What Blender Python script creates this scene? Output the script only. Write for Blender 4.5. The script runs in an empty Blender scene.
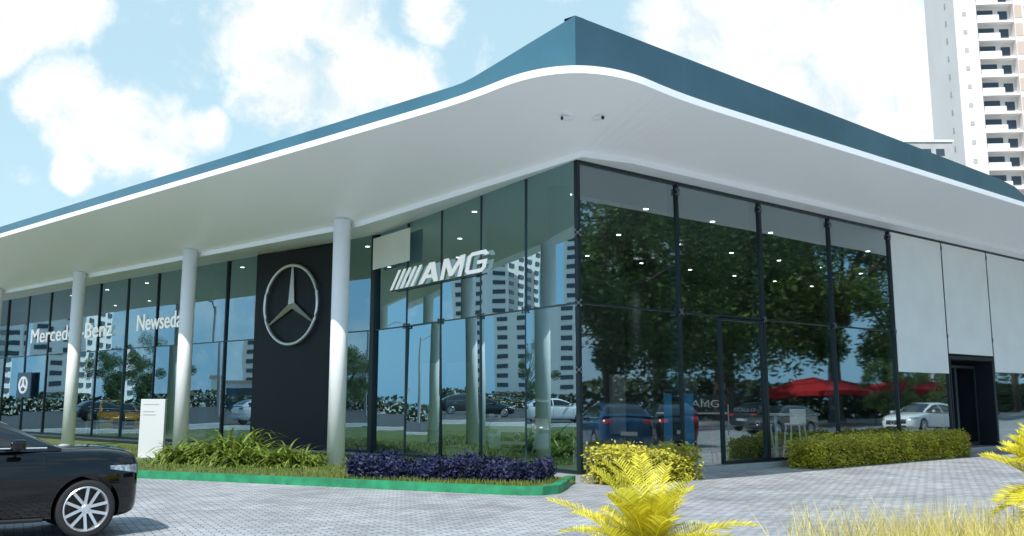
import bpy, bmesh, math, random
import numpy as np
from mathutils import Vector, Matrix
from mathutils.bvhtree import BVHTree
random.seed(7)
R = math.radians
sc = bpy.context.scene
COL = sc.collection

# ------------------------------------------------------------------ camera
CAM = Vector((-16.42, -15.0, 1.6)); PITCH = R(10.44); YAW = R(45.9); F = 1085.0; PY = 200.0
FW = Vector((math.cos(YAW), math.sin(YAW), 0)); RT = Vector((math.sin(YAW), -math.cos(YAW), 0))
cd = bpy.data.cameras.new('camera'); co = bpy.data.objects.new('camera', cd); COL.objects.link(co)
co.location = CAM; co.rotation_euler = (math.pi/2 + PITCH, 0, YAW - math.pi/2)
cd.sensor_width = 36; cd.lens = 36*F/1024; cd.shift_y = -(268-PY)/1024; cd.clip_end = 4000
sc.camera = co
def ray(px, py):
    r = px-512; d = py-PY
    h = F*math.cos(PITCH) + d*math.sin(PITCH); v = F*math.sin(PITCH) - d*math.cos(PITCH)
    return FW*h + RT*r + Vector((0,0,v))
def rel(depth, lat, z=0.0):
    p = CAM + FW*depth + RT*lat; p.z = z; return p

# ------------------------------------------------------------------ materials
def newmat(n):
    m = bpy.data.materials.new(n); m.use_nodes = True
    return m, m.node_tree.nodes, m.node_tree.links
def pbr(n, col, rough=0.6, metal=0.0, var=0.0, scale=3.0, bump=0.0, bscale=40.0, coat=0.0, emis=None, estr=0, rand=0.0, trans=0.0):
    m, N, L = newmat(n); b = N['Principled BSDF']
    b.inputs['Base Color'].default_value = (*col, 1); b.inputs['Roughness'].default_value = rough
    b.inputs['Metallic'].default_value = metal; b.inputs['Coat Weight'].default_value = coat
    tc = N.new('ShaderNodeTexCoord')
    if var or rand:
        nz = N.new('ShaderNodeTexNoise'); nz.inputs['Scale'].default_value = scale; nz.inputs['Detail'].default_value = 6
        L.new(tc.outputs['Object'], nz.inputs['Vector'])
        mr = N.new('ShaderNodeMapRange'); mr.inputs[1].default_value = .3; mr.inputs[2].default_value = .7
        mr.inputs[3].default_value = 1-var; mr.inputs[4].default_value = 1+var
        L.new(nz.outputs['Fac'], mr.inputs[0])
        vm = N.new('ShaderNodeVectorMath'); vm.operation = 'SCALE'; vm.inputs[0].default_value = col
        L.new(mr.outputs[0], vm.inputs['Scale']); last = vm.outputs[0]
        if rand:
            g = N.new('ShaderNodeNewGeometry'); m2 = N.new('ShaderNodeMapRange')
            m2.inputs[3].default_value = 1-rand; m2.inputs[4].default_value = 1+rand
            L.new(g.outputs['Random Per Island'], m2.inputs[0])
            v2 = N.new('ShaderNodeVectorMath'); v2.operation = 'SCALE'
            L.new(last, v2.inputs[0]); L.new(m2.outputs[0], v2.inputs['Scale']); last = v2.outputs[0]
        L.new(last, b.inputs['Base Color'])
    if bump:
        nb = N.new('ShaderNodeTexNoise'); nb.inputs['Scale'].default_value = bscale; nb.inputs['Detail'].default_value = 5
        L.new(tc.outputs['Object'], nb.inputs['Vector'])
        bp = N.new('ShaderNodeBump'); bp.inputs['Strength'].default_value = bump; bp.inputs['Distance'].default_value = .02
        L.new(nb.outputs['Fac'], bp.inputs['Height']); L.new(bp.outputs[0], b.inputs['Normal'])
    if emis:
        b.inputs['Emission Color'].default_value = (*emis, 1); b.inputs['Emission Strength'].default_value = estr
    if trans:
        t = N.new('ShaderNodeBsdfTranslucent'); mx = N.new('ShaderNodeMixShader'); mx.inputs[0].default_value = trans
        if b.inputs['Base Color'].links: L.new(b.inputs['Base Color'].links[0].from_socket, t.inputs[0])
        else: t.inputs[0].default_value = (*col, 1)
        L.new(b.outputs[0], mx.inputs[1]); L.new(t.outputs[0], mx.inputs[2]); L.new(mx.outputs[0], N['Material Output'].inputs[0])
    return m
def glassmat(n, tint, base, k, gl=(.93,.97,1), wav=.25, rough=0.0, wsc=.45):
    m, N, L = newmat(n); N.remove(N['Principled BSDF'])
    t = N.new('ShaderNodeBsdfTransparent'); t.inputs[0].default_value = (*tint, 1)
    g = N.new('ShaderNodeBsdfGlossy'); g.inputs['Color'].default_value = (*gl, 1); g.inputs['Roughness'].default_value = rough
    lw = N.new('ShaderNodeLayerWeight'); lw.inputs[0].default_value = .5
    p = N.new('ShaderNodeMath'); p.operation = 'POWER'; p.inputs[1].default_value = 2.5
    a = N.new('ShaderNodeMath'); a.operation = 'MULTIPLY_ADD'; a.inputs[1].default_value = k; a.inputs[2].default_value = base; a.use_clamp = True
    L.new(lw.outputs['Facing'], p.inputs[0]); L.new(p.outputs[0], a.inputs[0])
    tc = N.new('ShaderNodeTexCoord'); nz = N.new('ShaderNodeTexNoise'); nz.inputs['Scale'].default_value = wsc; nz.inputs['Detail'].default_value = 1
    L.new(tc.outputs['Object'], nz.inputs['Vector'])
    bp = N.new('ShaderNodeBump'); bp.inputs['Strength'].default_value = wav; bp.inputs['Distance'].default_value = .02
    L.new(nz.outputs['Fac'], bp.inputs['Height']); L.new(bp.outputs[0], g.inputs['Normal'])
    mx = N.new('ShaderNodeMixShader'); L.new(a.outputs[0], mx.inputs[0]); L.new(t.outputs[0], mx.inputs[1]); L.new(g.outputs[0], mx.inputs[2])
    L.new(mx.outputs[0], N['Material Output'].inputs[0]); return m
def pavermat(n, c1, c2, mortar, bw, bh, stain=.25):
    m, N, L = newmat(n); b = N['Principled BSDF']; b.inputs['Roughness'].default_value = .8
    tc = N.new('ShaderNodeTexCoord'); mp = N.new('ShaderNodeMapping'); mp.inputs['Rotation'].default_value = (0,0,R(20))
    L.new(tc.outputs['Object'], mp.inputs[0])
    br = N.new('ShaderNodeTexBrick'); br.inputs['Color1'].default_value = (*c1,1); br.inputs['Color2'].default_value = (*c2,1); br.inputs['Mortar'].default_value = (*mortar,1)
    br.inputs['Scale'].default_value = 1; br.inputs['Brick Width'].default_value = bw; br.inputs['Row Height'].default_value = bh
    br.inputs['Mortar Size'].default_value = bh*.08; br.inputs['Bias'].default_value = 0
    L.new(mp.outputs[0], br.inputs['Vector'])
    nz = N.new('ShaderNodeTexNoise'); nz.inputs['Scale'].default_value = .5; nz.inputs['Detail'].default_value = 8; nz.inputs['Roughness'].default_value = .65
    L.new(tc.outputs['Object'], nz.inputs['Vector'])
    mr = N.new('ShaderNodeMapRange'); mr.inputs[1].default_value = .3; mr.inputs[2].default_value = .7; mr.inputs[3].default_value = 1-stain; mr.inputs[4].default_value = 1+stain*.6
    L.new(nz.outputs['Fac'], mr.inputs[0])
    vm = N.new('ShaderNodeVectorMath'); vm.operation = 'SCALE'; L.new(br.outputs['Color'], vm.inputs[0]); L.new(mr.outputs[0], vm.inputs['Scale'])
    L.new(vm.outputs[0], b.inputs['Base Color'])
    bp = N.new('ShaderNodeBump'); bp.inputs['Strength'].default_value = .6; bp.inputs['Distance'].default_value = .01; bp.invert = True
    L.new(br.outputs['Fac'], bp.inputs['Height']); L.new(bp.outputs[0], b.inputs['Normal'])
    return m
M = {}
M['pavers'] = pavermat('pavers', (.46,.465,.475), (.31,.315,.325), (.09,.09,.10), .22, .11, .38)
M['earth'] = pbr('earth', (.36,.34,.30), .9, var=.3, scale=.3)
M['asphalt'] = pbr('asphalt', (.055,.056,.058), .9, var=.2, scale=1)
M['soffit'] = pbr('soffit_white', (.97,.97,.97), .4, var=.008, scale=.6)
M['fascia'] = pbr('fascia_white', (.93,.94,.94), .35)
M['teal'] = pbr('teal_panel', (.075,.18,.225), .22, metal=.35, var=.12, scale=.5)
M['teal2'] = pbr('teal_panel_shaded', (.06,.12,.15), .22, metal=.35, var=.12, scale=.5)  # same teal for the right parapet face, its shade put into the colour
M['column'] = pbr('column_white', (.95,.95,.955), .4, var=.02, scale=2)
M['frame'] = pbr('dark_frame', (.018,.032,.038), .35, metal=.3)
M['fin'] = pbr('slim_joint', (.05,.08,.09), .3, metal=.3)
M['steel'] = pbr('steel', (.55,.57,.58), .3, metal=.9)
M['steeld'] = pbr('steel_fitting', (.22,.24,.25), .35, metal=.8)
M['black'] = pbr('black_panel', (.005,.011,.018), .6, var=.1, scale=1)
M['chrome'] = pbr('chrome', (.85,.88,.92), .35, metal=.75)
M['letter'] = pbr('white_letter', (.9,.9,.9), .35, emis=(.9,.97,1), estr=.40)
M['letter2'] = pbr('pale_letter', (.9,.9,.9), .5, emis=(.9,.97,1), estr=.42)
M['letter3'] = pbr('dim_letter', (.6,.6,.6), .5)
M['glassR'] = glassmat('glass_side', (.74,.84,.85), .30, .66, (.82,.98,1.0), rough=.02)
M['glassA'] = glassmat('glass_corner', (.66,.78,.82), .42, .6, (.66,.93,1.0), wav=.14, wsc=.5)
M['glassL'] = glassmat('glass_portico', (.76,.87,.92), .35, .6, (.62,.90,1.0), wav=.16)
M['floor'] = pbr('floor_tile', (.40,.41,.41), .2, var=.05)
M['wallg'] = pbr('wall_grey', (.11,.13,.14), .6, var=.08, scale=.5)
M['walld'] = pbr('wall_dark', (.02,.03,.036), .6, var=.1, scale=.5)
M['wallw'] = pbr('wall_white', (.78,.80,.80), .6)
M['ceil'] = pbr('ceiling_dark', (.05,.07,.08), .7)
M['blind'] = pbr('blind', (.90,.945,.91), .7, var=.04, scale=1)
M['lamp'] = pbr('downlight', (1,1,1), .5, emis=(1,.98,.92), estr=8)
M['kerb'] = pbr('kerb_green', (.02,.23,.10), .6, var=.3, scale=4, bump=.3)
M['soil'] = pbr('soil_grass', (.09,.12,.03), .95, var=.4, scale=3)
M['grass'] = pbr('grass_blade', (.17,.22,.035), .7, var=.3, scale=2, rand=.35, trans=.3)
M['navy'] = pbr('navy_leaf', (.012,.017,.062), .5, var=.3, scale=2, rand=.5, trans=.2)
M['hyel'] = pbr('hedge_leaf', (.52,.48,.05), .5, var=.3, scale=2, rand=.45, trans=.35)
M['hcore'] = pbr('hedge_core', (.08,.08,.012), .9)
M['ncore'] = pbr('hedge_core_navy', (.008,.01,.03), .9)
M['yel'] = pbr('yellow_frond', (.76,.68,.06), .45, var=.2, scale=3, rand=.3, trans=.4)
M['yel2'] = pbr('pale_grass_blade', (.70,.60,.20), .6, var=.25, scale=3, rand=.35, trans=.4)
M['grn'] = pbr('green_strap', (.18,.25,.035), .5, var=.3, scale=2, rand=.5, trans=.3)
M['leaf'] = pbr('tree_leaf', (.09,.155,.04), .55, var=.5, scale=.35, rand=.5, trans=.35)
M['leaf2'] = pbr('tree_leaf_light', (.15,.215,.055), .55, var=.5, scale=.35, rand=.5, trans=.35)
M['leafd'] = pbr('shrub_leaf_dark', (.045,.065,.025), .6, var=.5, scale=.35, rand=.5, trans=.2)
M['bark'] = pbr('bark', (.09,.065,.045), .9, var=.3, scale=5, bump=.6)
M['tyre'] = pbr('tyre', (.015,.015,.016), .8)
M['rim'] = pbr('rim', (.72,.73,.75), .3, metal=.8)
M['cglass'] = pbr('car_glass', (.012,.016,.018), .04, coat=.5)
M['trim'] = pbr('car_trim', (.012,.012,.013), .5)
M['seam'] = pbr('car_seam', (.003,.003,.003), .8)
M['hlight'] = pbr('headlight_lens', (.40,.42,.44), .10, metal=.4, var=.6, scale=30, coat=1)
M['tlight'] = pbr('tail_light', (.35,.01,.01), .15, coat=1)
M['plate'] = pbr('plate', (.5,.5,.5), .5)
M['red'] = pbr('red_canvas', (.50,.018,.02), .7, trans=.3)
M['bluep'] = pbr('blue_poster', (.06,.32,.58), .5)
M['twall'] = pbr('tower_wall', (.76,.71,.67), .8, var=.05, scale=.1)
M['twall2'] = pbr('tower_white', (.83,.80,.77), .8, var=.04, scale=.1)
M['ttan'] = pbr('tower_tan', (.58,.45,.37), .8)
M['twin'] = pbr('tower_window', (.05,.07,.09), .15)
M['conc'] = pbr('concrete', (.42,.42,.41), .8, var=.12, scale=.6)
M['wood'] = pbr('pale_counter', (.55,.55,.54), .4)
def paint(n, c, metal=.3, coat=1.0, rough=.22): return pbr(n, c, rough, metal=metal, coat=coat)

# ------------------------------------------------------------------ mesh builder
class MB:
    def __init__(s): s.v=[]; s.f=[]
    def quad(s,a,b,c,d): n=len(s.v); s.v += [tuple(a),tuple(b),tuple(c),tuple(d)]; s.f.append((n,n+1,n+2,n+3))
    def box(s, x0,y0,z0,x1,y1,z1, mat=None):
        n=len(s.v); P=[(x0,y0,z0),(x1,y0,z0),(x1,y1,z0),(x0,y1,z0),(x0,y0,z1),(x1,y0,z1),(x1,y1,z1),(x0,y1,z1)]
        if mat is not None: P=[tuple(mat@Vector(p)) for p in P]
        s.v+=P; s.f += [tuple(n+i for i in q) for q in ((0,3,2,1),(4,5,6,7),(0,1,5,4),(1,2,6,5),(2,3,7,6),(3,0,4,7))]
        return s
    def tube(s, pts, rad, seg=10, cap=True):
        pts=[Vector(p) for p in pts]; rads = rad if isinstance(rad,(list,tuple)) else [rad]*len(pts)
        n0=len(s.v)
        for i,p in enumerate(pts):
            d = (pts[min(i+1,len(pts)-1)]-pts[max(i-1,0)]).normalized()
            u = d.cross(Vector((0,0,1))) if abs(d.z)<.95 else d.cross(Vector((1,0,0)))
            u.normalize(); w=d.cross(u)
            for k in range(seg):
                a=2*math.pi*k/seg; s.v.append(tuple(p+(u*math.cos(a)+w*math.sin(a))*rads[i]))
        for i in range(len(pts)-1):
            for k in range(seg):
                a=n0+i*seg+k; b=n0+i*seg+(k+1)%seg; s.f.append((a,b,b+seg,a+seg))
        if cap:
            s.f.append(tuple(n0+k for k in range(seg))[::-1]); s.f.append(tuple(n0+(len(pts)-1)*seg+k for k in range(seg)))
        return s
    def lathe(s, prof, seg=24, mat=None):
        n0=len(s.v); m=len(prof)
        for k in range(seg):
            a=2*math.pi*k/seg
            for r,y in prof:
                p=Vector((r*math.cos(a), y, r*math.sin(a))); s.v.append(tuple(mat@p if mat else p))
        for k in range(seg):
            for i in range(m-1):
                a=n0+k*m+i; b=n0+((k+1)%seg)*m+i; s.f.append((a,a+1,b+1,b))
        return s
    def prism(s, poly, z0, z1):
        n=len(s.v); k=len(poly)
        s.v += [(x,y,z0) for x,y in poly]+[(x,y,z1) for x,y in poly]
        s.f.append(tuple(range(n+k,n+2*k))); s.f.append(tuple(range(n,n+k))[::-1])
        for i in range(k): j=(i+1)%k; s.f.append((n+i,n+j,n+k+j,n+k+i))
        return s
    def build(s, name, mat, parent=None, smooth=False, loc=None, rotz=None, fixn=False):
        me=bpy.data.meshes.new(name); me.from_pydata(s.v,[],s.f); me.materials.append(mat)
        if fixn:
            bm=bmesh.new(); bm.from_mesh(me); bmesh.ops.remove_doubles(bm,verts=bm.verts,dist=1e-5); bmesh.ops.recalc_face_normals(bm,faces=bm.faces); bm.to_mesh(me); bm.free()
        if smooth: me.polygons.foreach_set('use_smooth',[True]*len(me.polygons))
        me.update()
        o=bpy.data.objects.new(name, me); COL.objects.link(o)
        if parent: o.parent=parent
        if loc is not None: o.location=loc
        if rotz is not None: o.rotation_euler=(0,0,rotz)
        return o
def empty(name, loc=(0,0,0), rz=0):
    o=bpy.data.objects.new(name,None); COL.objects.link(o); o.location=loc; o.rotation_euler=(0,0,rz); o.empty_display_size=.3; return o
def tag(o,label,cat,group=None,kind=None):
    o['label']=label; o['category']=cat
    if group: o['group']=group
    if kind: o['kind']=kind
    return o
def struct(o): o['kind']='structure'; return o
def bevel(o,w=.01,seg=2):
    m=o.modifiers.new('bevel','BEVEL'); m.width=w; m.segments=seg; m.limit_method='ANGLE'; return o
def textmesh(s, size, ext=.03, width=None, shear=0, off=.0):
    c=bpy.data.curves.new('t','FONT'); c.body=s; c.size=size; c.extrude=ext; c.shear=shear; c.offset=size*off
    o=bpy.data.objects.new('t',c); COL.objects.link(o); bpy.context.view_layer.update()
    me=bpy.data.meshes.new_from_object(o.evaluated_get(bpy.context.evaluated_depsgraph_get()))
    bpy.data.objects.remove(o)
    if width:
        xs=[v.co.x for v in me.vertices]; x0=min(xs); k=width/(max(xs)-x0)
        for v in me.vertices: v.co.x=(v.co.x-x0)*k
    return me
def place_text(name, me, mat, origin, direction, parent=None, up=(0,0,1)):
    me.materials.clear(); me.materials.append(mat)
    o=bpy.data.objects.new(name,me); COL.objects.link(o)
    d=Vector(direction).normalized(); u=Vector(up); n=d.cross(u)
    mt=Matrix((d,u,n)).transposed().to_4x4(); mt.translation=Vector(origin)
    if parent: o.parent=parent
    o.matrix_local=mt
    return o

# ------------------------------------------------------------------ ground
struct(MB().box(-1500,-1500,-1,1500,1500,0).build('ground', M['earth']))
g=MB(); g.quad((-90,-75,.004),(140,-75,.004),(140,44,.004),(-90,44,.004)); struct(g.build('car_park_paving', M['pavers']))
g=MB(); g.quad((-200,46,.004),(1.5,46,.004),(1.5,108,.004),(-200,108,.004)); struct(g.build('side_road', M['asphalt']))

# ------------------------------------------------------------------ building
B = empty('showroom_building'); tag(B,'glass walled car showroom with wide white overhanging roof and teal parapet','building')
EX, EY, RR = -4.1, -3.8, 1.8
def ez(x,y):
    d=math.hypot(x-EX,y-EY); return 6.78+.20*math.exp(-(d/1.8)**2)
rows=[]
CZ=5.80
for y in list(np.linspace(52,8,23))+list(np.linspace(6,EY+RR,18)):
    o=(EX,y)
    if y>=6: c=(-1.2,y,CZ)
    else: k=(6-y)/(6-(EY+RR)); c=(-1.2-.3*k,6-7.5*k,CZ+.45*k)
    if y>=10: i=(2.4,y,6.3)
    else: k=(10-y)/(10-(EY+RR)); i=(2.4*(1-k),10*(1-k),6.3+.25*k)
    rows.append((o,c,i))
for a in np.linspace(180,270,19)[1:-1]:
    o=(EX+RR+RR*math.cos(R(a)), EY+RR+RR*math.sin(R(a))); rows.append((o,(-1.5,-1.5,6.25),(0,0,6.55)))
for x in [EX+RR,-2,-1.6,-1.3,-1.0,-.7,-.4,0]+list(np.linspace(.5,34,28)):
    k=min(1,(x-(EX+RR))/-(EX+RR)); c=(-1.5*(1-k) if x<0 else x,-1.5,6.25+.1*k); i=(max(x,0) if x>0 else 0,0,6.55); rows.append(((x,EY),c,i))
s1=MB(); s2=MB(); fa=MB(); SH=.12
for a,b in zip(rows[:-1],rows[1:]):
    A=(*a[0],ez(*a[0])); Bq=(*b[0],ez(*b[0]))
    s1.quad(A,a[1],b[1],Bq)
    lo=lambda p:(p[0],p[1],p[2]-SH)
    s1.quad(a[1],lo(a[1]),lo(b[1]),b[1]); s2.quad(lo(a[1]),a[2],b[2],lo(b[1]))
    h=.13
    A2=(A[0],A[1],A[2]+h); B2=(Bq[0],Bq[1],Bq[2]+h)
    fa.quad(A,Bq,B2,A2)
    def inn(p,o):
        if o[0]<=EX+1e-6: d=Vector((1,0,0))
        elif o[1]<=EY+1e-6: d=Vector((0,1,0))
        else: d=Vector((EX+RR-o[0],EY+RR-o[1],0)).normalized()
        return (p[0]+d.x*.95,p[1]+d.y*.95,p[2]+.05)
    fa.quad(A2,B2,inn(B2,b[0]),inn(A2,a[0]))
so=s1.build('outer_soffit',M['soffit'],B,fixn=True); si=s2.build('inner_soffit',M['soffit'],B,fixn=True); fo=fa.build('fascia',M['fascia'],B)
MB().box(-2.2,-1.9,6.78,34,52,7.05).build('roof_slab',M['conc'],B)
PX,PYY=-3.48,-3.18
def strip(pts, name, mat, nrm):
    m=MB()
    for (a,za),(b,zb) in zip(pts[:-1],pts[1:]):
        i=Vector(nrm)*.25
        zl=lambda p: 6.92 if math.hypot(p[0]-PX,p[1]-PYY)>3.0 else 7.08
        a0=Vector((*a,zl(a))); b0=Vector((*b,zl(b))); a1=Vector((*a,za)); b1=Vector((*b,zb))
        m.quad(a0,b0,b1,a1); m.quad(a1,b1,b1+i,a1+i); m.quad(a1+i,b1+i,b0+i,a0+i)
    return m.build(name,mat,B)
L=[((PX,y),7.42) for y in (52,30,15,6,3,1,0)]+[((PX,-.3),7.43),((PX,-.6),7.47),((PX,-1.2),7.59),((PX,-2.0),7.76),((PX,PYY),8.0)]
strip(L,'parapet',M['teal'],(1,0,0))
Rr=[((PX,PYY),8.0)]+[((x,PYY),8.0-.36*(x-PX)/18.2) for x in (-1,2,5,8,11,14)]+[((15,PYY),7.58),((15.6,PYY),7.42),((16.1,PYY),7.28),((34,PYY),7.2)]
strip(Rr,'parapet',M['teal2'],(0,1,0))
for x in np.arange(-.5,15,3.0):
    MB().box(x-.005,PYY-.004,6.95,x+.005,PYY-.001,8.0-.36*(x-PX)/18.2-.01).build('panel_joint',M['teal'],B)
plx=[(-.15,-.15),(31,-.15),(31,50),(1.9,50),(2.1,10.1)]
MB().prism(plx,.0,.14).build('floor',M['floor'],B)
MB().box(.2,.3,6.62,31,50,6.68).build('ceiling',M['ceil'],B)
MB().box(15,13.5,.14,31,13.8,6.6).build('back_wall',M['wallg'],B)
MB().box(15,13.8,.14,15.3,50,6.6).build('back_wall',M['wallg'],B)
MB().box(2.4,49.7,.14,15,50,6.6).build('end_wall',M['walld'],B)
MB().box(30.7,.2,.14,31,13.5,6.6).build('end_wall',M['walld'],B)
for (y0,y1,z1,mt) in ((20,23,3.2,'wallw'),(33,36,3.0,'wallw'),(39,43,4.5,'bluep')):
    MB().box(14.8,y0,.3,14.97,y1,z1).build('wall_panel',M[mt],B)
for (x0,x1,z1,mt) in ((16.5,18,2.6,'wallw'),(20.5,22,2.6,'wallw'),(23,26,3.2,'walld')):
    MB().box(x0,13.3,.3,x1,13.47,z1).build('wall_panel',M[mt],B)
for (x,y) in ((2.2,2.6),(12.0,8.5),(22.0,8.5),(5.2,18),(5.2,24),(5.2,36),(5.2,42)):
    MB().tube([(x,y,.14),(x,y,6.62)],.28,20).build('inner_column',M['walld'],B,smooth=True)
for x in np.arange(3,30,3.0):
    for y in (3,6.5,10.5):
        MB().tube([(x,y,6.6),(x,y,6.615)],.07,12).build('downlight',M['lamp'],B)
for y in np.arange(14,46,4.0):
    for x in (5,9):
        MB().tube([(x,y,6.6),(x,y,6.615)],.07,12).build('downlight',M['lamp'],B)
# the lit ceiling downlights
for (x,y,e) in ((6,3,300),(9,3,300),(12,6.5,260),(18,6.5,260),(6,6.5,420),(5,22,240),(5,30,650)):
    l=bpy.data.lights.new('downlight_lamp','SPOT'); l.energy=e; l.spot_size=R(110); l.spot_blend=.6; l.shadow_soft_size=.07; l.color=(1,.97,.92)
    lo_=bpy.data.objects.new('downlight_lamp',l); COL.objects.link(lo_); lo_.location=(x,y,6.55); lo_.parent=B
# glazing
def pane(P0,P1,z0,z1,mat,name='glass_pane',tilt=.35):
    P0=Vector((*P0,0));P1=Vector((*P1,0)); d=(P1-P0); w=d.length; d.normalize(); n=Vector((d.y,-d.x,0))
    ta=R(random.uniform(-tilt,tilt)); tb=R(random.uniform(-tilt,tilt)*.7); c=(P0+P1)/2; h=z1-z0
    q=[]
    for u,v in ((-1,-1),(1,-1),(1,1),(-1,1)):
        q.append(c+d*(u*w/2)+Vector((0,0,(z0+z1)/2+v*h/2))+n*(math.sin(ta)*u*w/2+math.sin(tb)*v*h/2))
    m=MB(); m.quad(*q); return m.build(name,mat,B)
def postm(p,z0,z1,d,w=.10,dep=.16,name='mullion',mat='frame',off=0):
    d=Vector((*d,0)).normalized(); n=Vector((d.y,-d.x,0)); mt=Matrix((d,n,Vector((0,0,1)))).transposed().to_4x4(); mt.translation=Vector((*p,0))
    return MB().box(-w/2,-dep/2+off,z0,w/2,dep/2+off,z1,mt).build(name,M[mat],B)
def rail(P0,P1,z,h=.07,dep=.1,name='transom',mat='frame'):
    P0=Vector((*P0,0));P1=Vector((*P1,0)); d=(P1-P0); w=d.length; d.normalize(); n=Vector((d.y,-d.x,0)); mt=Matrix((d,n,Vector((0,0,1)))).transposed().to_4x4(); mt.translation=P0
    return MB().box(0,-dep/2,z-h/2,w,dep/2,z+h/2,mt).build(name,M[mat],B)
def bracket(p,z,n):
    n=Vector((*n,0)); t=Vector((-n.y,n.x,0)); c=Vector((*p,z))+n*.09; m=MB()
    for a in (45,135,225,315):
        e=c+(t*math.cos(R(a))+Vector((0,0,1))*math.sin(R(a)))*.08-n*.03
        m.tube([c,e],.011,6); m.tube([e-n*.02,e+n*.015],.018,8)
    m.tube([c-n*.1,c+n*.02],.018,8)
    return m.build('bracket',M['steeld'],B)
BAY=3.37
bx=[BAY*i for i in range(10)]
for i in range(9):
    x0,x1=bx[i],bx[i+1]
    pane((x0,0),(x1,0),3.57,6.62,M['glassR'])
    if i==1:
        pane((x0,0),(x0+1.5,0),.14,3.53,M['glassR'])
    elif i==5:
        pane((x0,0),(x1,0),2.99,3.53,M['glassR'])
        P=MB()
        P.box(x0+.06,-.06,.14,x0+.14,1.4,2.84); P.box(x1-.14,-.06,.14,x1-.06,1.4,2.84); P.box(x0+.06,-.06,2.845,x1-.06,1.4,2.96); P.box(x0+.145,1.25,.14,x1-.145,1.38,2.84)
        en=P.build('entrance_portal',M['black'],B)
        for k in (0,1):
            xa=x0+.20+k*1.49; dl=MB()
            for bb in ((xa,.5,.16,xa+.06,.54,2.7),(xa+1.42,.5,.16,xa+1.48,.54,2.7),(xa+.06,.5,2.62,xa+1.42,.54,2.7),(xa+.06,.5,.16,xa+1.42,.54,.26)): dl.box(*bb)
            dl.build('door_frame',M['fin'],en)
    else: pane((x0,0),(x1,0),.14,3.53,M['glassR'])
    if i not in (4,5,6): rail((x0+.05,0),(x1-.05,0),3.55,.035)
    rail((x0+.05,0),(x1-.05,0),6.51,.08)
    if i not in (1,5): rail((x0+.05,0),(x1-.05,0),.18,.08)
for i in range(10):
    if i: postm((bx[i],0),.14,6.6,(1,0),.055 if i!=2 else .10,.3,'mullion','frame',-.1)
    if 0<i<8:
        for z in (3.55,6.3): bracket((bx[i],0),z,(0,-1))
dr=MB(); x0=bx[1]+1.5; x1=bx[2]-.07
for a in ((x0,-.05,.15,x0+.05,.05,3.5),(x1-.05,-.05,.15,x1,.05,3.5),(x0+.05,-.05,3.45,x1-.05,.05,3.5),(x0+.05,-.05,.15,x1-.05,.05,.22)): dr.box(*a)
door=dr.build('door',M['frame'],B)
q=MB(); q.quad((x0+.05,0,.22),(x1-.05,0,.22),(x1-.05,0,3.45),(x0+.05,0,3.45)); q.build('door_glass',M['glassR'],door)
MB().tube([(x0+.12,-.10,.8),(x0+.12,-.10,1.5)],.014,8).build('door_handle',M['steeld'],door)
for i,zz in ((4,2.4),(5,3.02),(6,2.5)):
    MB().box(bx[i]+.05,-.075,zz,bx[i+1]-.05,-.06,6.46).build('white_panel',M['blind'],B)
MB().box(bx[7]+.10,.12,2.4,bx[8]-.10,.135,6.46).build('roller_blind',M['blind'],B)
# corner wall
AD=Vector((.2334,.9724)); AL=10.28
na=5; st=AL/na
for i in range(na):
    a=AD*(st*i); b=AD*(st*(i+1))
    pane(b,a,3.565,6.62,M['glassA'],tilt=1.1); pane(b,a,.14,3.535,M['glassA'],tilt=1.1)
    rail(b,a,3.55,.025,mat='fin'); rail(b,a,.18,.08)
    if i: postm(a,.14,6.6,AD,.03 if i!=3 else .08,.16,'mullion','fin' if i!=3 else 'frame',.06)
    if i: bracket(a,3.55,(-.9724,.2334))
postm((0,0),.14,6.62,(1,0),.08,.10,'corner_post')
for z in (5.0,3.55,2.2): bracket((0,0),z,(-.7,-.714))
m=MB(); a=AD*(st*3.75); b=AD*(AL-.1)
nn=Vector((-.9724,.2334))*.18
m.quad((a.x+nn.x,a.y+nn.y,5.25),(b.x+nn.x,b.y+nn.y,5.25),(b.x+nn.x,b.y+nn.y,6.15),(a.x+nn.x,a.y+nn.y,6.15)); m.build('white_panel',M['blind'],B)
postm((2.4,10.05),.14,6.5,(0,1),.18,.22,'corner_post')
# portico wall
ys=[10.05]+[12.05]+[15.85+2.55*i for i in range(14)]
for j,(a,b) in enumerate(zip(ys[:-1],ys[1:])):
    if abs(a-12.05)<.01: continue
    pane((2.4,b),(2.4,a),3.565,6.42,M['glassL'],tilt=.7); pane((2.4,b),(2.4,a),.14,3.535,M['glassL'],tilt=.7)
    rail((2.4,b),(2.4,a),3.55,.03,mat='fin'); rail((2.4,b),(2.4,a),.18,.08)
for j,y in enumerate(ys[1:]): postm((2.4,y),.14,6.42,(0,1),.05 if j%2 else .08,.2,'mullion','fin' if j%2 else 'frame',.05)
for y in (6.3,13.8,21.5,29.2):
    MB().tube([(-1.45,y,.08),(-1.45,y,5.85)],.205,28).build('column',M['column'],B,smooth=True)

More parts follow.
